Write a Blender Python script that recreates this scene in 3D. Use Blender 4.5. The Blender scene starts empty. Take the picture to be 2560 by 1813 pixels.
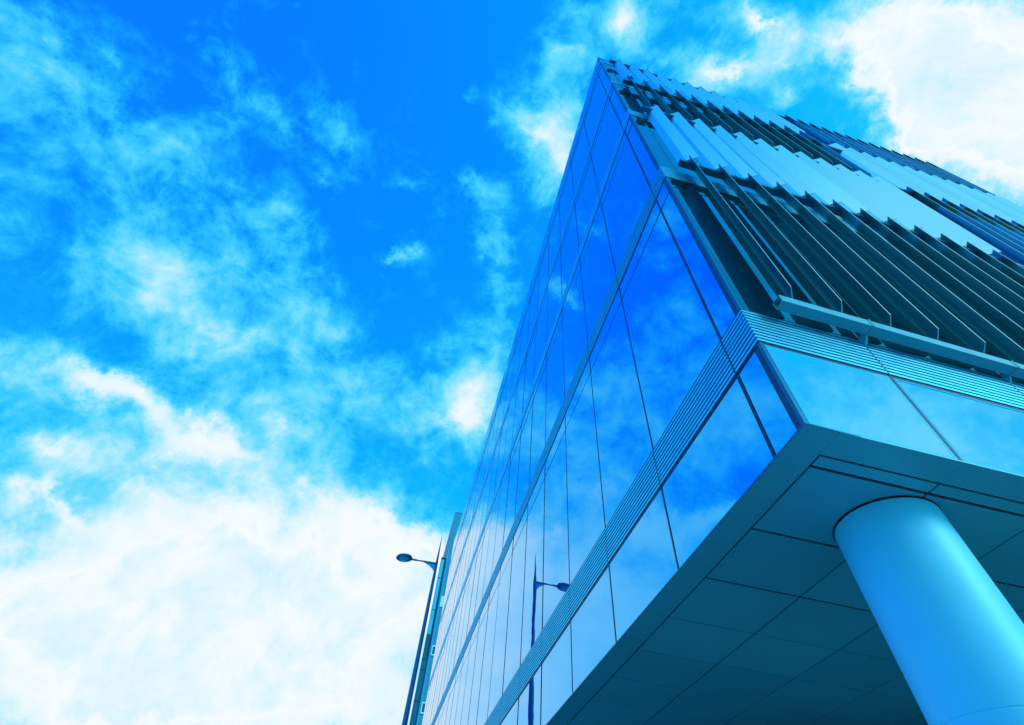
import bpy, math, random
from mathutils import Vector, Matrix
random.seed(7)
sc = bpy.context.scene
rad = math.radians

# ------------------------------------------------------------------ camera
U = 3.0                                   # metres per layout unit
EYE = 1.6
CR = Vector((0.9712648632610607, -0.22873348546762884, 0.06576897460279536))
CU = Vector((-0.22039408274757077, -0.760078531366068, 0.6113158548952071))
CF = Vector((0.08983882058625905, 0.6082447030449432, 0.7886490775582248))
cam_data = bpy.data.cameras.new('camera')
cam_data.sensor_width = 36.0
cam_data.lens = 17.440
cam_data.clip_start = 0.05
cam_data.clip_end = 6000.0
cam = bpy.data.objects.new('camera', cam_data)
sc.collection.objects.link(cam)
cm = Matrix(((CR.x, CU.x, -CF.x), (CR.y, CU.y, -CF.y), (CR.z, CU.z, -CF.z))).to_4x4()
cm.translation = (-0.9234718 * U, -0.7577333 * U, EYE)
cam.matrix_world = cm
sc.camera = cam

# ------------------------------------------------------------------ world
SUN_EL, SUN_AZ = rad(22), rad(138)        # azimuth clockwise from +Y
SKY_STRENGTH = 0.1
TG0, TG1, TB = 1.75, 4.2, 6.5
CLOUDS = [(-0.632, 0.255, 0.732, -0.745, -0.093, 1.088, 0.146, 0.081, 0.409),
(-0.65, 0.204, 0.732, -0.681, -0.34, 0.876, 0.065, 0.075, 0.198),
(-0.582, 0.224, 0.782, -0.673, -0.026, 1.171, 0.103, 0.04, 0.185),
(-0.663, 0.327, 0.674, -0.826, 0.112, 1.215, 0.084, 0.047, 0.099),
(-0.547, 0.349, 0.761, -0.542, -0.476, 0.353, 0.147, 0.064, 0.33),
(-0.496, 0.28, 0.822, -0.427, -0.445, 0.299, 0.065, 0.074, 0.231),
(-0.487, 0.202, 0.85, -0.553, 0.049, 1.257, 0.133, 0.047, 0.145),
(-0.408, 0.275, 0.871, -0.459, -0.241, 0.529, 0.158, 0.08, 0.198),
(-0.296, 0.295, 0.909, -0.426, -0.067, 0.64, 0.099, 0.074, 0.238),
(-0.324, 0.351, 0.878, -0.429, -0.262, 0.229, 0.072, 0.045, 0.198),
(-0.384, 0.135, 0.914, -0.119, -0.402, -0.042, 0.099, 0.035, 0.165),
(-0.418, 0.429, 0.801, -0.596, -0.254, 0.417, 0.182, 0.084, 0.33),
(-0.556, 0.483, 0.676, -0.826, -0.055, 0.805, 0.141, 0.108, 0.277),
(-0.494, 0.518, 0.698, -0.768, 0.24, 1.002, 0.177, 0.108, 0.264),
(-0.375, 0.536, 0.756, -0.637, -0.346, 0.18, 0.176, 0.081, 0.231),
(-0.506, 0.558, 0.658, -0.817, 0.279, 0.989, 0.109, 0.076, 0.264),
(-0.41, 0.601, 0.686, -0.742, -0.374, 0.219, 0.188, 0.068, 0.363),
(-0.327, 0.628, 0.706, -0.746, -0.278, 0.191, 0.13, 0.071, 0.231),
(-0.554, 0.636, 0.537, -0.998, -0.134, 0.631, 0.13, 0.066, 0.45),
(-0.499, 0.679, 0.539, -0.999, -0.092, 0.574, 0.204, 0.083, 0.45),
(-0.308, 0.728, 0.612, -0.911, -0.051, 0.361, 0.252, 0.096, 0.65),
(-0.385, 0.747, 0.543, -0.977, -0.248, 0.311, 0.195, 0.075, 0.45),
(-0.571, 0.691, 0.443, -1.083, -0.332, 0.519, 0.107, 0.055, 0.5),
(-0.558, 0.735, 0.385, -1.174, -0.091, 0.612, 0.135, 0.033, 0.3),
(-0.627, 0.585, 0.514, -0.994, 0.34, 1.033, 0.103, 0.036, 0.3),
(-0.303, 0.858, 0.415, -1.134, -0.199, 0.248, 0.544, 0.199, 0.95),
(-0.091, 0.826, 0.557, -0.954, 0.276, 0.301, 0.231, 0.125, 0.75),
(-0.477, 0.821, 0.313, -1.232, -0.346, 0.408, 0.299, 0.139, 0.75),
(-0.092, 0.908, 0.409, -1.142, -0.184, 0.018, 0.457, 0.236, 0.7),
(-0.352, 0.908, 0.229, -1.333, -0.225, 0.316, 0.619, 0.186, 0.85),
(0.029, 0.868, 0.495, -1.047, -0.136, -0.111, 0.179, 0.168, 0.5),
(-0.154, 0.678, 0.719, -0.731, -0.263, -0.058, 0.195, 0.126, 0.25),
(0.012, 0.616, 0.788, -0.391, 0.551, 0.884, 0.179, 0.118, 0.531),
(0.02, 0.704, 0.71, -0.445, -0.665, -0.942, 0.176, 0.151, 0.944),
(0.101, 0.668, 0.737, -0.739, -0.07, -0.227, 0.117, 0.156, 0.3),
(0.008, 0.432, 0.902, -0.181, 0.411, 1.122, 0.202, 0.099, 0.389),
(-0.058, 0.344, 0.937, -0.356, -0.022, 0.109, 0.109, 0.053, 0.28),
(0.062, 0.53, 0.846, -0.137, 0.548, 1.197, 0.142, 0.065, 0.3),
(0.026, 0.233, 0.972, -0.156, 0.179, 0.738, 0.154, 0.12, 0.85),
(0.092, 0.285, 0.954, -0.049, 0.3, 1.092, 0.159, 0.094, 0.708),
(0.094, 0.179, 0.979, -0.142, -0.147, -1.282, 0.091, 0.075, 0.472),
(-0.171, 0.468, 0.867, -0.456, -0.262, -0.136, 0.055, 0.034, 0.42),
(-0.163, 0.364, 0.917, -0.337, -0.238, -0.171, 0.072, 0.035, 0.18),
(-0.097, 0.182, 0.978, -0.162, 0.132, 1.17, 0.04, 0.029, 0.2),
(0.058, 0.101, 0.993, -0.112, 0.032, -0.242, 0.083, 0.068, 0.649),
(0.127, 0.02, 0.992, -0.049, 0.119, -0.24, 0.168, 0.085, 0.885),
(0.2, 0.061, 0.978, -0.082, 0.194, -0.106, 0.147, 0.047, 0.472),
(0.33, -0.031, 0.943, 0.025, 0.337, -0.018, 0.12, 0.061, 1.003),
(0.303, 0.052, 0.952, -0.222, 0.222, -0.628, 0.173, 0.08, 0.885),
(0.405, 0.064, 0.912, -0.313, 0.288, -0.695, 0.075, 0.05, 0.649),
(0.379, 0.012, 0.926, -0.117, 0.371, -0.281, 0.091, 0.046, 0.413),
(0.283, 0.105, 0.953, -0.096, 0.291, 0.032, 0.122, 0.049, 0.413),
(0.251, -0.014, 0.968, -0.047, 0.249, -0.246, 0.058, 0.034, 0.2),
(0.042, 0.142, 0.989, -0.106, -0.105, -1.064, 0.062, 0.033, 0.25),
(0.441, -0.03, 0.897, 0.236, 0.396, 0.49, 0.143, 0.099, 0.708),
(0.534, -0.051, 0.844, -0.105, 0.557, -0.293, 0.202, 0.184, 1.0),
(0.647, 0.036, 0.762, 0.121, 0.696, 0.243, 0.24, 0.186, 1.2),
(0.537, 0.022, 0.844, 0.377, 0.434, 0.796, 0.152, 0.083, 0.708),
(0.622, -0.069, 0.78, -0.13, 0.665, -0.318, 0.134, 0.197, 0.5),
(0.581, 0.066, 0.811, 0.244, 0.58, 0.54, 0.106, 0.056, 0.413),
(-0.481, 0.531, 0.697, -0.796, -0.076, 0.662, 0.575, 0.35, 0.38),
(-0.441, 0.762, 0.474, -1.074, -0.118, 0.461, 0.383, 0.136, 0.45),
(-0.215, 0.819, 0.533, -1.007, 0.083, 0.309, 0.4, 0.141, 0.4),
(-0.519, 0.758, 0.395, -1.12, -0.439, 0.396, 0.216, 0.111, 0.35),
(-0.633, 0.294, 0.716, -0.249, -0.739, -0.074, 0.208, 0.277, 0.066),
(-0.41, 0.243, 0.879, -0.399, -0.304, 0.417, 0.364, 0.206, 0.079),
(-0.27, 0.912, 0.309, -1.248, -0.232, 0.211, 1.173, 0.38, 0.72),
(-0.601, 0.637, 0.482, -0.948, -0.597, 0.373, 0.2, 0.205, 0.25),
(-0.217, 0.705, 0.676, -0.783, -0.309, 0.002, 0.232, 0.245, 0.2),
(0.173, 0.042, 0.984, -0.084, 0.159, -0.25, 0.468, 0.127, 0.08),
(-0.01, 0.963, 0.269, -1.296, -0.126, -0.025, 0.508, 0.172, 0.5),
(0.503, -0.069, 0.861, -0.067, 0.529, -0.269, 0.125, 0.094, 0.6),
(0.586, -0.002, 0.81, 0.04, 0.626, 0.064, 0.208, 0.164, 0.5),
(0.497, -0.029, 0.867, 0.14, 0.503, 0.225, 0.135, 0.091, 0.25),
(-0.425, 0.725, 0.542, -0.995, -0.089, 0.473, 0.318, 0.113, 0.3),
(-0.502, 0.669, 0.548, -0.988, -0.102, 0.577, 0.177, 0.079, 0.25),
(0.0, -0.661, 0.751, -0.722, -0.0, 3.142, 0.715, 0.715, 1.15),
(0.72, -0.38, 0.58, -0.952, -0.0, -2.056, 0.442, 0.442, 0.5),
(0.62, -0.62, 0.48, -1.07, -0.0, -2.356, 0.806, 0.806, 0.72),
(-0.616, -0.656, 0.437, -1.118, -0.0, 2.387, 0.806, 0.806, 0.8),
(0.948, -0.249, 0.2, -1.37, -0.0, -1.828, 0.715, 0.715, 0.5),
(-0.958, -0.202, 0.202, -1.368, -0.0, 1.778, 0.65, 0.65, 0.5),
(0.0, -0.954, 0.301, -1.265, -0.0, 3.142, 0.78, 0.78, 0.6),
(0.903, 0.402, 0.151, -1.42, -0.0, -1.153, 0.78, 0.78, 0.5)]
world = bpy.data.worlds.new('World')
sc.world = world
world.use_nodes = True
nt = world.node_tree
nt.nodes.clear()
def N(tree, kind, **kw):
    n = tree.nodes.new(kind)
    for k, v in kw.items():
        setattr(n, k, v)
    return n
def math_node(tree, op, a, b=None, c=None, clamp=False):
    n = N(tree, 'ShaderNodeMath', operation=op, use_clamp=clamp)
    for i, v in enumerate((a, b, c)):
        if v is None:
            continue
        if isinstance(v, (int, float)):
            n.inputs[i].default_value = v
        else:
            tree.links.new(v, n.inputs[i])
    return n.outputs[0]
def ramp(tree, fac, stops, interp='LINEAR'):
    n = N(tree, 'ShaderNodeValToRGB')
    n.color_ramp.interpolation = interp
    el = n.color_ramp.elements
    while len(el) < len(stops):
        el.new(0.5)
    for e_, (p, c) in zip(el, stops):
        e_.position = p
        e_.color = (*c, 1) if not isinstance(c, (int, float)) else (c, c, c, 1)
    tree.links.new(fac, n.inputs[0])
    return n.outputs[0]
def srgb(r, g, b):
    f = lambda c: (c / 255 / 12.92) if c / 255 <= 0.04045 else ((c / 255 + 0.055) / 1.055) ** 2.4
    return (f(r), f(g), f(b))

co = N(nt, 'ShaderNodeTexCoord').outputs['Generated']      # the view direction
def noise(tree, vec, scale, detail, rough, lac=2.0, dist=0.0, out='Fac'):
    n = N(tree, 'ShaderNodeTexNoise', noise_dimensions='3D')
    n.inputs['Scale'].default_value = scale
    n.inputs['Detail'].default_value = detail
    n.inputs['Roughness'].default_value = rough
    n.inputs['Lacunarity'].default_value = lac
    n.inputs['Distortion'].default_value = dist
    tree.links.new(vec, n.inputs['Vector'])
    return n.outputs[out]
def vmath(tree, op, a, b=None, scale=None):
    n = N(tree, 'ShaderNodeVectorMath', operation=op)
    for i, v in enumerate((a, b)):
        if v is None:
            continue
        if isinstance(v, tuple):
            n.inputs[i].default_value = v
        else:
            tree.links.new(v, n.inputs[i])
    if scale is not None:
        n.inputs['Scale'].default_value = scale
    return n.outputs[0]
# the direction is bent by noise, so that no cloud keeps a plain outline
w1 = vmath(nt, 'SUBTRACT', noise(nt, co, 6.0, 8.0, 0.66, out='Color'), (0.5, 0.5, 0.5))
warped = vmath(nt, 'ADD', co, vmath(nt, 'SCALE', w1, scale=0.20))
total = None
for (x, y, z, ex, ey, ez, la, lb, st) in CLOUDS:
    mp = N(nt, 'ShaderNodeMapping', vector_type='TEXTURE')
    mp.inputs['Location'].default_value = (x, y, z)
    mp.inputs['Rotation'].default_value = (ex, ey, ez)
    mp.inputs['Scale'].default_value = (la, lb, 1.5)
    nt.links.new(warped, mp.inputs['Vector'])
    g = N(nt, 'ShaderNodeTexGradient', gradient_type='QUADRATIC_SPHERE')
    nt.links.new(mp.outputs[0], g.inputs[0])
    total = math_node(nt, 'MULTIPLY_ADD', g.outputs['Fac'], st * 1.7, total if total is not None else 0.0)
total = ramp(nt, math_node(nt, 'MULTIPLY', total, 0.5), [(0.0, 0.0), (0.2, 0.19), (0.4, 0.30), (0.55, 0.42), (0.75, 0.62), (1.0, 0.78)])
total = math_node(nt, 'MULTIPLY', total, 2.0)
fb = noise(nt, co, 10.0, 14.0, 0.64, lac=2.1, dist=0.35)
fb2 = noise(nt, co, 3.2, 3.0, 0.5)
gate = ramp(nt, math_node(nt, 'MULTIPLY', total, 0.5), [(0.0, 0.36), (0.15, 0.85), (0.35, 0.95), (0.5, 0.75), (0.7, 0.35)])
fbc = math_node(nt, 'MULTIPLY', math_node(nt, 'SUBTRACT', fb, 0.5), gate)
dens = math_node(nt, 'MULTIPLY_ADD', fbc, 2.1, total)
dens = math_node(nt, 'MULTIPLY_ADD', math_node(nt, 'SUBTRACT', fb2, 0.5), 0.35, dens)
dens = math_node(nt, 'SUBTRACT', dens, 0.05)
fb3 = noise(nt, co, 38.0, 9.0, 0.62, dist=0.2)
dens = math_node(nt, 'MULTIPLY_ADD', math_node(nt, 'MULTIPLY', math_node(nt, 'SUBTRACT', fb3, 0.5), gate), 0.5, dens)
cover = ramp(nt, dens, [(0.02, 0.0), (0.14, 0.34), (0.34, 0.80), (0.6, 1.0)])
# thick cloud is white where the sun reaches it and pale blue in its depth
shade = math_node(nt, 'MULTIPLY_ADD', math_node(nt, 'SUBTRACT', noise(nt, co, 2.3, 5.0, 0.55), 0.5), 0.5, dens)
ccol = ramp(nt, math_node(nt, 'MULTIPLY', shade, 0.5), [
    (0.0, srgb(22, 170, 255)), (0.10, srgb(30, 190, 255)), (0.22, srgb(66, 208, 255)), (0.34, srgb(112, 221, 255)),
    (0.46, srgb(168, 234, 255)), (0.60, srgb(228, 247, 255)), (0.72, srgb(246, 252, 255)), (0.90, srgb(180, 235, 255))])
sky = N(nt, 'ShaderNodeTexSky', sky_type='NISHITA')
sky.sun_disc = False
sky.sun_elevation = SUN_EL
sky.sun_rotation = SUN_AZ
sky.altitude = 200
tint = N(nt, 'ShaderNodeMix', data_type='RGBA', blend_type='MULTIPLY')
tint.inputs['Factor'].default_value = 1.0
nt.links.new(sky.outputs[0], tint.inputs[6])
# clear air is deeper away from the sun and more cyan towards it
sx = N(nt, 'ShaderNodeSeparateXYZ')
nt.links.new(co, sx.inputs[0])
side = N(nt, 'ShaderNodeMapRange')
side.inputs['From Min'].default_value, side.inputs['From Max'].default_value = -0.7, 0.6
side.inputs['To Min'].default_value, side.inputs['To Max'].default_value = TG0, TG1
nt.links.new(sx.outputs[0], side.inputs['Value'])
tc = N(nt, 'ShaderNodeCombineXYZ')
tc.inputs[0].default_value, tc.inputs[2].default_value = 0.03, TB
nt.links.new(side.outputs[0], tc.inputs[1])
nt.links.new(tc.outputs[0], tint.inputs[7])
tint2 = N(nt, 'ShaderNodeMix', data_type='RGBA', blend_type='MULTIPLY')
tint2.inputs['Factor'].default_value = 1.0
nt.links.new(ccol, tint2.inputs[6])
tint2.inputs[7].default_value = (10, 10, 10, 1)                # clouds reach full white at strength 0.1
tint2.clamp_result = False
mix = N(nt, 'ShaderNodeMix', data_type='RGBA')
mix.clamp_result = False
nt.links.new(cover, mix.inputs[0])
nt.links.new(tint.outputs[2], mix.inputs[6])
nt.links.new(tint2.outputs[2], mix.inputs[7])
bg = N(nt, 'ShaderNodeBackground')
bg.inputs['Strength'].default_value = SKY_STRENGTH
nt.links.new(mix.outputs[2], bg.inputs['Color'])
wo = N(nt, 'ShaderNodeOutputWorld')
nt.links.new(bg.outputs[0], wo.inputs['Surface'])

# ------------------------------------------------------------------ sun, exposure
sd = bpy.data.lights.new('sun', 'SUN')
sd.energy = 1.9
sd.angle = rad(16)
sd.color = (0.66, 0.90, 1.0)
sun = bpy.data.objects.new('sun', sd)
sc.collection.objects.link(sun)
sdir = Vector((math.sin(SUN_AZ) * math.cos(SUN_EL), math.cos(SUN_AZ) * math.cos(SUN_EL), math.sin(SUN_EL)))
sun.rotation_euler = sdir.to_track_quat('Z', 'Y').to_euler()
sun.location = (60, -60, 80)
sc.view_settings.view_transform = 'Standard'
sc.view_settings.look = 'None'
sc.view_settings.exposure = 0.0
sc.view_settings.gamma = 1.0
sc.view_settings.use_curve_mapping = False
sc.cycles.max_bounces = 10
sc.cycles.glossy_bounces = 6
sc.cycles.diffuse_bounces = 5
sc.cycles.blur_glossy = 1.0
sc.cycles.sample_clamp_indirect = 1.5

# ------------------------------------------------------------------ materials
def material(name, col, rough=0.5, metal=0.0, var=0.0, vscale=4.0, bump=0.0, bscale=20.0, rvar=0.0, spec=0.5, coat=0.0, alt=None, ior=None):
    m = bpy.data.materials.new(name)
    m.use_nodes = True
    t = m.node_tree
    p = t.nodes['Principled BSDF']
    p.inputs['Base Color'].default_value = (*col, 1)
    p.inputs['Roughness'].default_value = rough
    p.inputs['Metallic'].default_value = metal
    p.inputs['Specular IOR Level'].default_value = spec
    p.inputs['Coat Weight'].default_value = coat
    p.inputs['Specular Tint'].default_value = (0.25, 0.82, 1.0, 1)
    if ior: p.inputs['IOR'].default_value = ior
    p.inputs['Coat Roughness'].default_value = 0.12
    pos = N(t, 'ShaderNodeNewGeometry').outputs['Position']
    if var > 0:
        f = noise(t, pos, vscale, 6.0, 0.6)
        a = tuple(c * (1 - var) for c in col)
        b = alt or tuple(min(1, c * (1 + var)) for c in col)
        c_ = ramp(t, f, [(0.3, a), (0.7, b)])
        t.links.new(c_, p.inputs['Base Color'])
    if rvar > 0:
        f = noise(t, pos, vscale * 2.3, 5.0, 0.6)
        r_ = math_node(t, 'MULTIPLY_ADD', math_node(t, 'SUBTRACT', f, 0.5), rvar, rough, clamp=True)
        t.links.new(r_, p.inputs['Roughness'])
    if bump > 0:
        f = noise(t, pos, bscale, 3.0, 0.5)
        bn = N(t, 'ShaderNodeBump')
        bn.inputs['Strength'].default_value = 1.0
        bn.inputs['Distance'].default_value = bump
        t.links.new(f, bn.inputs['Height'])
        t.links.new(bn.outputs[0], p.inputs['Normal'])
    return m

def tone(m, amp):
    '''each louvre has a slightly different tone, as anodised batches do'''
    t = m.node_tree
    p = t.nodes['Principled BSDF']
    src = p.inputs['Base Color'].links[0].from_socket
    oi = N(t, 'ShaderNodeObjectInfo')
    v = math_node(t, 'MULTIPLY_ADD', oi.outputs['Random'], 2 * amp, 1 - amp)
    mx = N(t, 'ShaderNodeVectorMath', operation='SCALE')
    t.links.new(src, mx.inputs[0])
    t.links.new(v, mx.inputs['Scale'])
    t.links.new(mx.outputs[0], p.inputs['Base Color'])
    return m

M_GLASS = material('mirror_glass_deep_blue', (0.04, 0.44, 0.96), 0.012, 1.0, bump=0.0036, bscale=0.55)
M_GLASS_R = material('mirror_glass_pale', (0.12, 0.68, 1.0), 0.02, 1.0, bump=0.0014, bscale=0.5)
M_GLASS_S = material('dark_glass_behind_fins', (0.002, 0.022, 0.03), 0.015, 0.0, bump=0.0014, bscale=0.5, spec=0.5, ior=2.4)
for g_ in (M_GLASS, M_GLASS_R):
    g_.node_tree.nodes['Principled BSDF'].inputs['Specular Tint'].default_value = (0.80, 0.97, 1.0, 1)
M_CORE = material('dark_interior_wall', (0.004, 0.016, 0.03), 0.7, var=0.3)
M_GASKET = material('black_gasket', (0.003, 0.02, 0.04), 0.45)
M_NAVY = material('navy_enamelled_glass', (0.002, 0.02, 0.10), 0.2, 0.0)
M_TEAL = material('teal_trim', (0.015, 0.16, 0.26), 0.35, 0.6)
M_FRIT = material('pale_blue_enamelled_glass', (0.06, 0.55, 0.88), 0.2, 0.6)
M_SLAT = material('brushed_blue_aluminium_slats', (0.10, 0.60, 0.80), 0.38, 0.75, var=0.06, vscale=2.0, rvar=0.15)
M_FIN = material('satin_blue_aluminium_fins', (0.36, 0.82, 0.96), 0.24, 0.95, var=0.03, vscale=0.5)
M_FIN_DIM = material('dim_fin_side', (0.15, 0.52, 0.55), 0.28, 0.88, var=0.05, vscale=0.6)  # darker copy of the fin metal, standing in for its dim reflections
M_TUBE_SHADED = material('shaded_steel_tube', (0.02, 0.15, 0.21), 0.3, 0.4, var=0.07, vscale=3.0)  # upper rails: their shaded undersides are put into a darker colour
tone(M_FIN, 0.07); tone(M_FIN_DIM, 0.22)
M_TUBE = material('painted_steel_tube', (0.09, 0.42, 0.48), 0.33, 0.0, var=0.07, vscale=3.0, rvar=0.15)
M_SOFFIT = material('teal_soffit_panel', (0.085, 0.42, 0.47), 0.42, 0.15, var=0.07, vscale=0.6, rvar=0.12)
tone(M_SOFFIT, 0.05)
M_GAP = material('shadow_gap', (0.001, 0.008, 0.014), 0.9)
M_COLUMN = material('glossy_blue_column_paint', (0.15, 0.70, 0.84), 0.50, 0.05, var=0.06, vscale=1.2, rvar=0.12, spec=0.35)
M_GROUND = material('paving', (0.17, 0.39, 0.40), 0.75, var=0.25, vscale=0.5, bump=0.004, bscale=40)
M_ROOF = material('roof_gravel', (0.15, 0.25, 0.3), 0.9, var=0.2)
M_LAMP = material('dark_blue_galvanised_steel', (0.03, 0.20, 0.27), 0.4, 0.3, var=0.1, vscale=6, rvar=0.15)
M_LENS = material('lamp_lens', (0.12, 0.62, 0.85), 0.1, 0.3, var=0.35, vscale=14.0)
M_GUSSET = material('light_blue_gusset', (0.05, 0.40, 0.70), 0.4, 0.4)
M_T1 = material('blue_render_wall', (0.03, 0.27, 0.38), 0.6, 0.0, var=0.08, vscale=1.2)
M_T1B = material('light_blue_pilaster', (0.03, 0.36, 0.66), 0.5, 0.2, var=0.05)
M_WHITE = material('white_window_surround', (0.45, 0.85, 0.95), 0.5, 0.0, var=0.05)
M_T1W = material('dark_window', (0.01, 0.14, 0.22), 0.1, 0.7)
M_T2G = material('cyan_glass', (0.05, 0.65, 0.95), 0.03, 1.0, bump=0.006, bscale=0.5)
M_T2F = material('dark_teal_frame', (0.004, 0.04, 0.065), 0.5, 0.2)

# ------------------------------------------------------------------ mesh helpers
class MB:
    def __init__(self):
        self.v, self.f, self.s = [], [], []
    def poly(self, pts, faces, smooth=False):
        b = len(self.v)
        self.v += [tuple(p) for p in pts]
        self.f += [tuple(b + i for i in q) for q in faces]
        self.s += [smooth] * len(faces)
    def prism(self, bottom, top):
        """closed prism between two matching rings (counter-clockwise seen from the top)"""
        n = len(bottom)
        fs = [tuple(range(n))[::-1], tuple(range(n, 2 * n))]
        fs += [(i, (i + 1) % n, n + (i + 1) % n, n + i) for i in range(n)]
        self.poly(list(bottom) + list(top), fs)
    def box(self, fn, a, b):
        """box between corners a and b given in a frame mapped to the world by fn"""
        (x0, y0, z0), (x1, y1, z1) = a, b
        P = [fn(x, y, z) for z in (z0, z1) for x, y in ((x0, y0), (x1, y0), (x1, y1), (x0, y1))]
        self.poly(P, [(3, 2, 1, 0), (4, 5, 6, 7), (0, 1, 5, 4), (1, 2, 6, 5), (2, 3, 7, 6), (3, 0, 4, 7)])
    def tube(self, pts, radii, seg=20, caps=True, smooth=True):
        rings = []
        n = len(pts)
        for i, (p, r) in enumerate(zip(pts, radii)):
            d = (Vector(pts[min(i + 1, n - 1)]) - Vector(pts[max(i - 1, 0)])).normalized()
            a = d.orthogonal().normalized() if abs(d.z) < 0.99 else Vector((1, 0, 0))
            c = d.cross(a).normalized()
            a = c.cross(d).normalized()
            rings.append([Vector(p) + (a * math.cos(2 * math.pi * k / seg) + c * math.sin(2 * math.pi * k / seg)) * r for k in range(seg)])
        P = [q for ring in rings for q in ring]
        F = [(i * seg + k, i * seg + (k + 1) % seg, (i + 1) * seg + (k + 1) % seg, (i + 1) * seg + k) for i in range(n - 1) for k in range(seg)]
        self.poly(P, F, smooth)
        if caps:
            self.poly(rings[0], [tuple(range(seg))[::-1]])
            self.poly(rings[-1], [tuple(range(seg))])
    def build(self, name, mat, parent=None, bevel=0.0):
        me = bpy.data.meshes.new(name)
        me.from_pydata(self.v, [], self.f)
        me.polygons.foreach_set('use_smooth', self.s)
        me.materials.append(mat)
        me.update()
        import bmesh
        bm = bmesh.new()
        bm.from_mesh(me)
        bmesh.ops.recalc_face_normals(bm, faces=bm.faces)
        if bevel > 0:
            es = [e_ for e_ in bm.edges if len(e_.link_faces) == 2 and e_.calc_face_angle(0) > 0.6]
            bmesh.ops.bevel(bm, geom=es, offset=bevel, segments=2, affect='EDGES', profile=0.5)
        bm.to_mesh(me)
        bm.free()
        o = bpy.data.objects.new(name, me)
        sc.collection.objects.link(o)
        if parent is not None:
            o.parent = parent
        return o
def thing(name, label, cat, group=None):
    o = bpy.data.objects.new(name, None)
    o.empty_display_size = 0.5
    sc.collection.objects.link(o)
    tag(o, label, cat, group)
    return o
def tag(o, label=None, cat=None, group=None, kind=None):
    for k, v in (('label', label), ('category', cat), ('group', group), ('kind', kind)):
        if v:
            o[k] = v
    return o

# ------------------------------------------------------------------ frames of the building
def Zm(z): return EYE + U * z
EX, EY = 0.99986, 0.016747                       # direction of the right facade
TURN = 1.10                                      # from here the right facade turns in slightly
G = 0.015
def fl(o, t, z):                                 # left facade: o outwards, t along, z up
    return Vector((-o * U, t * U, Zm(z)))
def fr(s, n, z):                                 # right facade: s along, n inwards
    n2 = n + (max(0.0, s - TURN) * G)
    return Vector(((EX * s - EY * n2) * U, (EY * s + EX * n2) * U, Zm(z)))
def fo(s, o, z): return fr(s, -o, z)             # same, o outwards
def ff(s, n, z):                                 # sun screen line, a little oblique to the glass
    n2 = n + G * max(0.0, s - 0.3)
    return Vector(((EX * s - EY * n2) * U, (EY * s + EX * n2) * U, Zm(z)))
def fs(s, t, z):                                 # soffit grid: s along the right facade, t along the left one
    return Vector((EX * s * U, (EY * s + t) * U, Zm(z)))

FAR = 14.25
SEND = 5.40
def top_at(t): return 8.87 + 0.33 * min(1, max(0, t) / FAR)
BAYS_L = [0.0] + [0.144 + 0.641 * k for k in range(23)]
BAYS_R = [0.0] + [0.483 + 0.617 * k for k in range(9)]
BAYS_R[-1] = SEND
ROWS = [(1.003, 1.385, None), (1.592, 3.112, 2.935), (3.325, 4.845, 4.645), (5.06, 6.52, 6.33), (6.73, 8.30, 8.11), (8.46, None, None)]
BANDS = [(1.385, 1.592), (3.112, 3.325), (4.845, 5.06), (6.52, 6.73), (8.30, 8.46)]
JT = 0.0055                                      # half of a joint

tower = thing('office_building', 'blue mirrored glass office building with ribbed bands and louvre fins, raised on a round column', 'building')
def P(mb, name, mat, parent=tower, **kw): return mb.build(name, mat, parent, **kw)

# dark body behind the glass, with its roof
mb = MB()
IN = 0.010
pl = lambda z0, pts: [Vector((p.x, p.y, Zm(z0))) for p in pts]
foot = [fs(IN, IN, 0), fr(TURN, IN, 0), fr(SEND - IN, IN, 0), fs(SEND - IN, 6.0, 0), fs(IN, 6.0, 0)]
mb.prism(pl(1.012, foot), pl(8.86, foot))
foot2 = [fs(IN, 6.0, 0), fs(SEND - 2, 6.0, 0), fs(SEND - 2, FAR - IN, 0), fs(IN, FAR - IN, 0)]
b2 = pl(1.012, foot2)
t2 = [Vector((p.x, p.y, Zm(top_at(p.y / U) - 0.02))) for p in foot2]
mb.prism(b2, t2)
P(mb, 'inner_wall', M_CORE)
mb = MB()
mb.prism(pl(8.862, foot), pl(8.872, foot))
P(mb, 'roof', M_ROOF)

# glass, left facade and right facade
rest_win, rest_tr = MB(), MB()
n_win = n_tr = 0
def tilt(fn, amp):
    a, b = random.uniform(-amp, amp), random.uniform(-amp, amp)
    return a, b
def pane(fn, s0, s1, z0, z1a, z1b, target, mirror=False):
    """a pane 18 mm thick, very slightly out of true like real glazing"""
    a, b = random.uniform(-1, 1) * 0.0007, random.uniform(-1, 1) * 0.0007
    T = 0.0
    if mirror:      # left facade: fn(o, t, z)
        g = lambda s, o, z: fn(o, s, z)
    else:
        g = fn
    front = [g(s0, T - abs(a), z0), g(s1, T - abs(a) + a, z0), g(s1, T - abs(a) + a + b, z1b), g(s0, T - abs(a) + b, z1a)]
    back = [g(s0, -0.008, z0), g(s1, -0.008, z0), g(s1, -0.008, z1b), g(s0, -0.008, z1a)]
    target.poly(back + front, [(3, 2, 1, 0), (4, 5, 6, 7), (0, 1, 5, 4), (1, 2, 6, 5), (2, 3, 7, 6), (3, 0, 4, 7)])
def emit_pane(kind, fn, s0, s1, z0, z1a, z1b, mirror, single, mat):
    global n_win, n_tr
    if single:
        m = MB()
        pane(fn, s0, s1, z0, z1a, z1b, m, mirror)
        o = P(m, kind, mat)
        if kind == 'window_pane': n_win += 1
        else: n_tr += 1
    else:
        pane(fn, s0, s1, z0, z1a, z1b, rest_win if kind == 'window_pane' else rest_tr, mirror)
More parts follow.
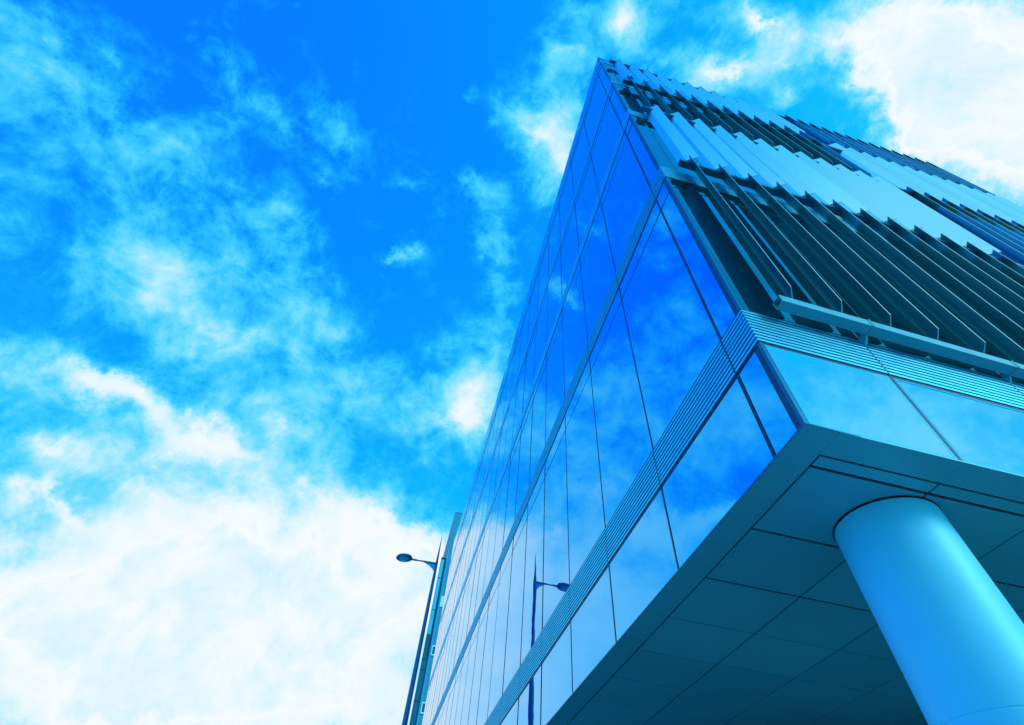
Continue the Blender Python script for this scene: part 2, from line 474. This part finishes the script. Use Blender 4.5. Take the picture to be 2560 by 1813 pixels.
for i in range(len(BAYS_L) - 1):
    t0, t1 = BAYS_L[i] + JT, BAYS_L[i + 1] - JT
    if i == 0: t0 = 0.034
    for (z0, z1, zt) in ROWS:
        if z1 is None:
            emit_pane('window_pane', fl, t0, t1, z0 + 0.003, top_at(t0), top_at(t1), True, i < 12, M_GLASS)
        elif zt is None:
            emit_pane('window_pane', fl, t0, t1, z0 + 0.003, z1 - 0.004, z1 - 0.004, True, i < 12, M_GLASS)
        else:
            emit_pane('window_pane', fl, t0, t1, z0 + 0.003, zt - 0.004, zt - 0.004, True, i < 12, M_GLASS)
            emit_pane('transom_pane', fl, t0, t1, zt + 0.004, z1 - 0.004, z1 - 0.004, True, i < 15, M_GLASS)
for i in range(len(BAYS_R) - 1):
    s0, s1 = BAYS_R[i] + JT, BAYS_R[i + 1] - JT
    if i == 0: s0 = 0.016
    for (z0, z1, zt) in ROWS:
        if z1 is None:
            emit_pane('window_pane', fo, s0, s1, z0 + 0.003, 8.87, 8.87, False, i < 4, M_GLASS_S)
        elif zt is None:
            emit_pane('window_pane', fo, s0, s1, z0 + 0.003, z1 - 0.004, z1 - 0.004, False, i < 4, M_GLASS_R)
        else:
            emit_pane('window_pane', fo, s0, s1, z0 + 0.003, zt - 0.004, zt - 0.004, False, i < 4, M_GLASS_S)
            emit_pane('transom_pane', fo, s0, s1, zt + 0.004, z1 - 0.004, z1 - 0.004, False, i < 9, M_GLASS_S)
o = P(rest_win, 'window_pane', M_GLASS); tag(o, kind='stuff')
if rest_tr.v:
    o = P(rest_tr, 'transom_pane', M_GLASS); tag(o, kind='stuff')
print('panes', n_win, n_tr)

# ribbed bands: a dark back with ten slats in every bay, mitred at the corner
def band(fn, edges, z0, z1, mirror, name, gap=0.21):
    g = (lambda s, o, z: fn(o, s, z)) if mirror else fn
    back, slats = MB(), MB()
    ns = 10
    h = (z1 - z0 - 0.008) / ns
    for i in range(len(edges) - 1):
        a, b = edges[i] + 0.0035, edges[i + 1] - 0.0035
        first = i == 0
        back.box(g, (a if not first else 0.004, -0.008, z0 + 0.001), (b, -0.001, z1 - 0.001))
        for k in range(ns):
            q0 = z0 + 0.004 + h * k + h * gap
            q1 = z0 + 0.004 + h * (k + 1) - h * gap
            o1 = 0.0034
            sa = a
            if first:      # the mitre: the front edge runs out to the corner of both bands
                ring = [(0.0, -0.001), (b, -0.001), (b, o1), (-o1, o1)]
                if not mirror:
                    ring = [(0.0004, -0.001), (b, -0.001), (b, o1), (-o1 + 0.0004, o1)]
            else:
                ring = [(sa, -0.001), (b, -0.001), (b, o1), (sa, o1)]
            slats.prism([g(s, o, q0) for s, o in ring], [g(s, o, q1) for s, o in ring])
    root = P(back, name, M_GASKET)
    slats.build('slat', M_SLAT, root)
for z0, z1 in BANDS:
    band(fl, BAYS_L, z0, z1, True, 'ribbed_band', 0.21 if z0 < 3.2 else 0.05)
    band(fo, BAYS_R, z0, z1, False, 'ribbed_band')

# vertical gaskets over the joints, one per mullion line
for i, t in enumerate(BAYS_L[1:]):
    mb = MB()
    tt = t if i < 22 else FAR - 0.003
    wq = 0.0062 if i == 0 else 0.0042
    for (z0, z1, zt) in ROWS:
        mb.box(lambda x, y, z: fl(x, y, z), (-0.007, tt - wq, z0 + 0.001), (0.0016, tt + wq, (z1 or top_at(tt)) - 0.001))
    for z0, z1 in BANDS:
        mb.box(lambda x, y, z: fl(x, y, z), (-0.007, tt - 0.003, z0), (0.003, tt + 0.003, z1))
    P(mb, 'mullion', M_GASKET)
for i, s in enumerate(BAYS_R[1:-1]):
    mb = MB()
    wq = 0.0058 if i == 0 else 0.0045
    for (z0, z1, zt) in ROWS:
        mb.box(fo, (s - wq, -0.007, z0 + 0.001), (s + wq, 0.0016, (z1 or 8.87) - 0.001))
    for z0, z1 in BANDS:
        mb.box(fo, (s - 0.003, -0.007, z0), (s + 0.003, 0.003, z1))
    P(mb, 'mullion', M_GASKET)
# dark seals above and below each row
for side in (0, 1):
    mb = MB()
    for (z0, z1, zt) in ROWS:
        zs = [z0 + 0.0005] + ([z1 - 0.0035] if z1 else []) + ([zt] if zt else [])
        for q in zs:
            if side == 0:
                mb.box(fl, (-0.007, 0.013, q - 0.0028), (0.0011, FAR - 0.007, q + 0.0028))
            else:
                mb.box(fo, (0.024, -0.007, q - 0.0028), (TURN, 0.0011, q + 0.0028))
                mb.box(fo, (TURN + 0.0001, -0.007, q - 0.0028), (SEND, 0.0011, q + 0.0028))
    P(mb, 'horizontal_seal', M_GASKET)

# corner trim: navy strip and teal post on each floor
for j, (z0, z1, zt) in enumerate(ROWS):
    a, b = z0 + 0.001, (z1 or 8.87) - 0.001
    mb = MB()
    mb.box(fl, (-0.009, 0.0115, a), (0.0006, 0.0335, b))
    P(mb, 'corner_glass_strip', M_NAVY)
    mb = MB()
    mb.prism([fs(-0.002, -0.002, a), fs(0.012, -0.002, a), fs(0.012, 0.008, a), fs(0.008, 0.011, a), fs(-0.002, 0.011, a)],
             [fs(-0.002, -0.002, b), fs(0.012, -0.002, b), fs(0.012, 0.008, b), fs(0.008, 0.011, b), fs(-0.002, 0.011, b)])
    P(mb, 'corner_post', M_TEAL)
# pale enamelled borders of the lowest right panes
for i in range(4):
    s0, s1 = BAYS_R[i] + 0.008, BAYS_R[i + 1] - 0.007
    if i == 0: s0 = 0.0155
    bw = 0.024 if i == 0 else 0.012
    mb = MB()
    a, b = 1.0062, 1.3775
    mb.box(fo, (s0, -0.006, a), (s0 + bw, 0.0005, b))
    mb.box(fo, (s1 - 0.010, -0.006, a), (s1, 0.0005, b))
    mb.box(fo, (s0 + bw, -0.006, a), (s1 - 0.010, 0.0005, a + 0.010))
    mb.box(fo, (s0 + bw, -0.006, b - 0.008), (s1 - 0.010, 0.0005, b))
    P(mb, 'pane_border', M_FRIT)

# ------------------------------------------------------------------ soffit
ZB = 1.0
mb = MB()
mb.box(fs, (0.002, 0.004, ZB + 0.004), (SEND - 0.02, 5.99, ZB + 0.011))
mb.box(fs, (0.002, 5.992, ZB + 0.004), (SEND - 2.02, FAR - 0.02, ZB + 0.011))
P(mb, 'soffit_backing', M_GAP)
Sg = [0.103, 0.487] + [0.487 + 0.384 * k for k in range(1, 6)]
Tg = [0.140, 0.463, 0.787, 1.110, 1.433, 1.756, 2.079, 2.402, 2.725, 3.048, 3.371, 3.694, 4.017]
GP = 0.0036
def panel(a, b, c, d, name='soffit_panel', zb=0.0):
    m = MB()
    m.box(fs, (a, c, ZB + zb), (b, d, ZB + 0.0045 + zb))
    return P(m, name, M_SOFFIT)
# edge strips
L2 = 0.620
m = MB()
for k in range(20):
    a = -0.002 if k == 0 else L2 * k + 0.1 + 0.0006
    b = min(L2 * (k + 1) + 0.1 - 0.0006, FAR - 0.01)
    if a < b:
        m.box(fs, (-0.004, max(a, -0.004), ZB), (0.103 - GP, b, ZB + 0.0045))
P(m, 'soffit_edge_strip', M_SOFFIT)
m = MB()
sx = [0.103 - GP + 0.0008, 0.487, 1.10, 1.72, 2.34, 2.96, 3.58, 4.2, 4.8, SEND]
for a, b in zip(sx[:-1], sx[1:]):
    m.box(fs, (a, -0.004, ZB), (b - 0.0008, 0.092 - GP, ZB + 0.0045))
P(m, 'soffit_edge_strip', M_SOFFIT)
Sfull = Sg + [SEND - 0.02]
cx_, cy_, cr_ = 0.48, 0.31, 0.150
ring = []
for i in range(len(Sfull) - 1):
    a, b = Sfull[i] + GP * 1.0, Sfull[i + 1] - GP * 1.0
    panel(a, b, 0.092 + GP, 0.140 - GP * 1.5, 'soffit_trim_panel')
    for j in range(len(Tg) - 1):
        g0 = GP * (1.5 if j < 3 else 0.8)
        g1 = GP * (1.5 if j + 1 < 3 else 0.8)
        panel(a, b, Tg[j] + g0, Tg[j + 1] - g1)
m = MB()
m.box(fs, (Sg[0] + GP, Tg[-1] + GP, ZB), (SEND - 0.04, 5.98, ZB + 0.0045))
m.box(fs, (Sg[0] + GP, 5.985, ZB), (SEND - 2.04, FAR - 0.03, ZB + 0.0045))
P(m, 'soffit_panel', M_SOFFIT)
# thin bright drip edge under the glass
m = MB()
m.box(fl, (0.0045, -0.002, ZB + 0.0002), (0.0060, FAR - 0.02, ZB + 0.0050))
m.box(fo, (-0.004, 0.0045, ZB + 0.0002), (SEND, 0.0060, ZB + 0.0050))
P(m, 'drip_edge', M_TEAL)

# unseen dark blocks added below the soffit to cut ground bounce
m = MB()
m.box(fs, (1.45, 1.98, -0.533), (2.249, 5.9, ZB + 0.003))
m.box(fs, (0.70, 2.36, -0.533), (1.449, 5.9, ZB + 0.003))
m.box(fs, (0.70, 5.91, -0.533), (SEND - 2.2, FAR - 0.4, ZB + 0.003))
P(m, 'bounce_blocker', M_T2F)
m = MB()
m.box(fs, (2.25, 0.95, -0.533), (SEND - 0.2, 5.9, ZB + 0.003))
P(m, 'bounce_blocker', M_T2F)

# ------------------------------------------------------------------ columns
def column(s, t, name='column'):
    c = fs(s, t, 0)
    m = MB()
    zs = [(-0.532, cr_), (0.4556, cr_), (0.4572, cr_), (0.4584, cr_ - 0.0010), (0.4596, cr_ - 0.0010), (0.4608, cr_), (0.4624, cr_), (0.975, cr_), (ZB - 0.006, cr_)]
    m.tube([(c.x, c.y, Zm(z)) for z, r in zs], [r * U for z, r in zs], seg=96)
    o = P(m, name, M_COLUMN)
    k = MB()
    k.tube([(c.x, c.y, Zm(ZB - 0.0055)), (c.x, c.y, Zm(ZB + 0.003))], [(cr_ - 0.006) * U, (cr_ - 0.006) * U], seg=96)
    k.build('shadow_joint', M_GAP, o)
    k = MB()      # dark rebate round the head, set in the soffit
    seg = 96
    ri, ro = (cr_ - 0.004) * U, (cr_ + 0.0025) * U
    pts = [Vector((c.x + r * math.cos(2 * math.pi * q / seg), c.y + r * math.sin(2 * math.pi * q / seg), Zm(z)))
           for z in (ZB - 0.0008, ZB + 0.002) for r in (ri, ro) for q in range(seg)]
    F = []
    for q in range(seg):
        q2 = (q + 1) % seg
        F += [(q, q2, seg + q2, seg + q), (2 * seg + q, 3 * seg + q, 3 * seg + q2, 2 * seg + q2),
              (seg + q, seg + q2, 3 * seg + q2, 3 * seg + q), (q, 2 * seg + q, 2 * seg + q2, q2)]
    k.poly(pts, F)
    k.build('collar_rebate', M_GAP, o)
    return o
column(cx_, cy_)

# ------------------------------------------------------------------ vertical sun screen
def fin(name, s, prof, z0, z1, thick, back=True):
    """a folded plate: prof is its centre line in plan, thick the half thickness at each point"""
    left, right = [], []
    n = len(prof)
    for i, (ds, nn) in enumerate(prof):
        a = prof[max(i - 1, 0)]
        b = prof[min(i + 1, n - 1)]
        dx, dy = b[0] - a[0], b[1] - a[1]
        l = math.hypot(dx, dy)
        px, py = -dy / l * thick[i], dx / l * thick[i]
        left.append((s + ds + px, nn + py))
        right.append((s + ds - px, nn - py))
    out = left + right[::-1]
    m = MB()
    # quads along the plate keep the end caps simple
    k = len(out)
    P0 = [ff(a, b, z0) for a, b in out]
    P1 = [ff(a, b, z1) for a, b in out]
    F = [(i, (i + 1) % k, k + (i + 1) % k, k + i) for i in range(k)]
    for i in range(n - 1):
        F.append((i, i + 1, k - 2 - i, k - 1 - i))
        F.append((k + i, k + i + 1, k + k - 2 - i, k + k - 1 - i))
    m.poly(P0 + P1, F)
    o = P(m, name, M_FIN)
    if back:                               # faces turned left and inwards: dim reflections put into a darker colour
        o.data.materials.append(M_FIN_DIM)
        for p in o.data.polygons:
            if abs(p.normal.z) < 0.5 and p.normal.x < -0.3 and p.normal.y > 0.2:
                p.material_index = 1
    return o
OPEN = [(0.0, -0.100), (0.030, -0.062), (0.0585, -0.028)]
OT = [0.0012, 0.0030, 0.0012]
SHUT = [(0.072, -0.101), (0.006, -0.057), (-0.024, -0.020)]
ST = [0.0008, 0.0030, 0.0010]
TIP0, PIT = 0.170, 0.207
for k in range(12):
    s = TIP0 + PIT * k
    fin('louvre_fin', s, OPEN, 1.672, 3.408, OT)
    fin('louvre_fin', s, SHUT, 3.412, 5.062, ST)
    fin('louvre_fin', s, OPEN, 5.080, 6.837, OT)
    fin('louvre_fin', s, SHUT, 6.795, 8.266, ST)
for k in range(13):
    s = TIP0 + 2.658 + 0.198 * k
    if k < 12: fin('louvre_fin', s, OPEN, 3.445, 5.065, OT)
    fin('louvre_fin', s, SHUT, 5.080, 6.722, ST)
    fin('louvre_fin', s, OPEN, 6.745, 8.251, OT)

# hollow rails that carry the fins, with brackets at the mullions
def rail(z0, s0, s1, h=0.040, n0=-0.076, n1=-0.036, mat=M_TUBE):
    m = MB()
    w = 0.0035
    cuts = [s0, s1]
    outer = [(n0, z0), (n1, z0), (n1, z0 + h), (n0, z0 + h)]
    inner = [(n0 + w, z0 + w), (n1 - w, z0 + w), (n1 - w, z0 + h - w), (n0 + w, z0 + h - w)]
    V = [ff(s, n, z) for s in (s0, s1) for rg in (outer, inner) for n, z in rg]
    F = []
    for i in range(4):
        j = (i + 1) % 4
        F += [(i, j, 8 + j, 8 + i), (4 + i, 12 + i, 12 + j, 4 + j), (i, 4 + i, 4 + j, j), (8 + i, 8 + j, 12 + j, 12 + i)]
    m.poly(V, F)
    root = P(m, 'support_rail', mat)
    for i, s in enumerate(BAYS_R[1:-1]):
        if s > s1: break
        k = MB()
        # strap round the rail
        e_ = 0.0022
        k.box(ff, (s - 0.0016, n0 - e_, z0 - e_), (s + 0.0016, n1 + e_, z0))
        k.box(ff, (s - 0.0016, n0 - e_, z0 + 0.0001), (s + 0.0016, n0, z0 + h + e_))
        # bow shaped plate back to the facade
        pr = [(-0.036, 0.004), (-0.030, -0.012), (-0.018, -0.026), (-0.006, -0.036), (0.004, -0.038), (0.004, 0.006), (-0.010, 0.014), (-0.024, 0.018), (-0.036, 0.018)]
        a = [ff(s - 0.004, n + (G * (s - 0.3) if n > 0 else 0), z0 + dz) for n, dz in pr]
        b = [ff(s + 0.004, n + (G * (s - 0.3) if n > 0 else 0), z0 + dz) for n, dz in pr]
        k.prism(a, b)
        k.build('bracket', mat, root)
    return root
rail(1.587, 0.118, SEND - 0.1)
rail(3.296, 0.108, SEND - 0.2, mat=M_TUBE_SHADED)
rail(4.950, 0.100, SEND - 0.2, mat=M_TUBE_SHADED)
rail(6.415, 0.095, SEND - 0.2, mat=M_TUBE_SHADED)
rail(8.150, 0.100, SEND - 0.2, mat=M_TUBE_SHADED)

# ------------------------------------------------------------------ street lamp
LX, LT = -0.705, 5.83
lamp = thing('street_lamp', 'tall dark blue street lamp with oval head and needle spire, left of the glass facade', 'street lamp')
lamp.location = (LX * U, LT * U, 0)
def lz(z): return Zm(z)
J = lz(3.677)
m = MB()
m.tube([(0, 0, 0.0), (0, 0, 0.05), (0, 0, 5.5), (0, 0, 5.52), (0, 0, J - 0.9), (0, 0, J + 0.10)], [0.15, 0.15, 0.115, 0.100, 0.062, 0.052], seg=24)
m.build('pole', M_LAMP, lamp)
m = MB()
m.tube([(0, 0, 0.0), (0, 0, 0.03)], [0.24, 0.24], seg=24)
m.tube([(0, 0, 0.03), (0, 0, 0.5), (0, 0, 0.52)], [0.165, 0.165, 0.151], seg=24)
m.build('base_plate', M_LAMP, lamp)
m = MB()
m.tube([(0, 0, J + 0.12), (0, 0, J + 0.14), (0, 0, lz(4.127))], [0.035, 0.046, 0.004], seg=16)
m.build('spire', M_LAMP, lamp)
m = MB()
m.tube([(-0.04, 0.0, J), (-0.85, 0.13, J + 0.06)], [0.040, 0.026], seg=16)
m.tube([(-0.83, 0.127, J + 0.058), (-1.08, 0.167, J + 0.075)], [0.040, 0.036], seg=16)
m.build('arm', M_LAMP, lamp)
m = MB()
tri = [(-0.045, -0.03), (-0.62, -0.005), (-0.42, -0.075), (-0.26, -0.16), (-0.12, -0.27), (-0.045, -0.36)]
q = lambda x, z, y: (x, -x * 0.16 + y, J + z - x * 0.07)
m.prism([q(x, z, -0.008) for x, z in tri], [q(x, z, 0.008) for x, z in tri])
m.build('gusset', M_GUSSET, lamp)
# oval head, flattened, its lens underneath
def oval(mb, cx, cy, cz, ax, ay, rings):
    seg = 40
    R = [[Vector((cx + ax * f * math.cos(2 * math.pi * k / seg) , cy + ay * f * math.sin(2 * math.pi * k / seg) - 0.16 * ax * f * math.cos(2 * math.pi * k / seg), cz + dz)) for k in range(seg)] for f, dz in rings]
    n = len(R)
    mb.poly([p for r_ in R for p in r_], [(i * seg + k, i * seg + (k + 1) % seg, (i + 1) * seg + (k + 1) % seg, (i + 1) * seg + k) for i in range(n - 1) for k in range(seg)], True)
    mb.poly(R[0], [tuple(range(seg))])
    mb.poly(R[-1], [tuple(range(seg))])
m = MB()
HX, HY, HZ = -1.37, 0.21, J + 0.10
oval(m, HX, HY, HZ, 0.34, 0.27, [(0.68, -0.035), (0.93, -0.045), (1.0, -0.02), (1.0, 0.01), (0.9, 0.07), (0.6, 0.115), (0.2, 0.13)])
hd = m.build('lamp_head', M_LAMP, lamp)
m = MB()
oval(m, HX, HY, HZ, 0.34, 0.27, [(0.30, -0.062), (0.55, -0.055), (0.67, -0.036), (0.66, -0.030)])
m.build('lens', M_LENS, hd)

# ------------------------------------------------------------------ two buildings further down the street
bt = thing('tall_building', 'slender blue rendered building with white framed windows, just beyond the glass facade', 'building')
T = 32.0
def ft(x, y, z): return Vector((x * U, y * U, Zm(z)))
m = MB(); m.box(ft, (0.85, T, -0.533), (2.9, T + 9, 22.60)); m.build('wall', M_T1, bt)
m = MB(); m.box(ft, (0.79, T - 0.06, -0.533), (0.885, T + 9, 18.95)); m.build('pilaster', M_T1B, bt)
m = MB(); m.box(ft, (0.79, T - 0.03, 18.96), (0.89, T + 9, 22.60)); m.build('pilaster', M_T1, bt)
m = MB(); m.box(ft, (0.83, T - 0.04, 22.605), (2.9, T + 9, 22.68)); m.build('roof', M_T1B, bt)
for zc, hh in ((15.75, 0.70), (12.75, 0.56), (9.75, 0.56), (6.9, 0.56), (3.9, 0.56), (1.2, 0.5)):
    m = MB(); m.box(ft, (0.886, T - 0.075, zc - hh / 2), (1.7, T - 0.002, zc + hh / 2)); w_ = m.build('window', M_WHITE, bt)
    if zc < 15:
        m = MB(); m.box(ft, (0.95, T - 0.085, zc - hh / 2 + 0.07), (1.65, T - 0.074, zc + hh / 2 - 0.07)); m.build('pane', M_T1W, w_)
b2 = thing('glass_building', 'narrow cyan glass building with dark frames, between the street lamp pole and the rendered building', 'building')
T2 = 31.6
m = MB(); m.box(ft, (0.405, T2, -0.533), (0.770, T2 + 0.30, 18.60)); m.build('frame', M_T2F, b2)
lev = [18.45, 17.1, 14.95, 13.45, 12.05, 11.5, 9.9, 8.2, 6.4, 4.7, 3.0, 1.3]
for i, (a, b) in enumerate(zip(lev[:-1], lev[1:])):
    wd = 0.20 if i < 4 else 0.26
    m = MB(); m.box(ft, (0.425, T2 - 0.018, b + 0.026), (0.425 + wd, T2 - 0.001, a - 0.026)); m.build('pane', M_T2G if i < 3 else M_T1W, b2)
    m = MB(); m.box(ft, (0.395, T2 + 0.02, b + 0.026), (0.404, T2 + 0.29, a - 0.026)); m.build('pane', M_T2G, b2)

# ------------------------------------------------------------------ ground
m = MB()
R_ = 3000
m.poly([(-R_, -R_, 0), (R_, -R_, 0), (R_, R_, 0), (-R_, R_, 0)], [(0, 1, 2, 3)])
g_ = m.build('ground', M_GROUND); tag(g_, kind='structure')
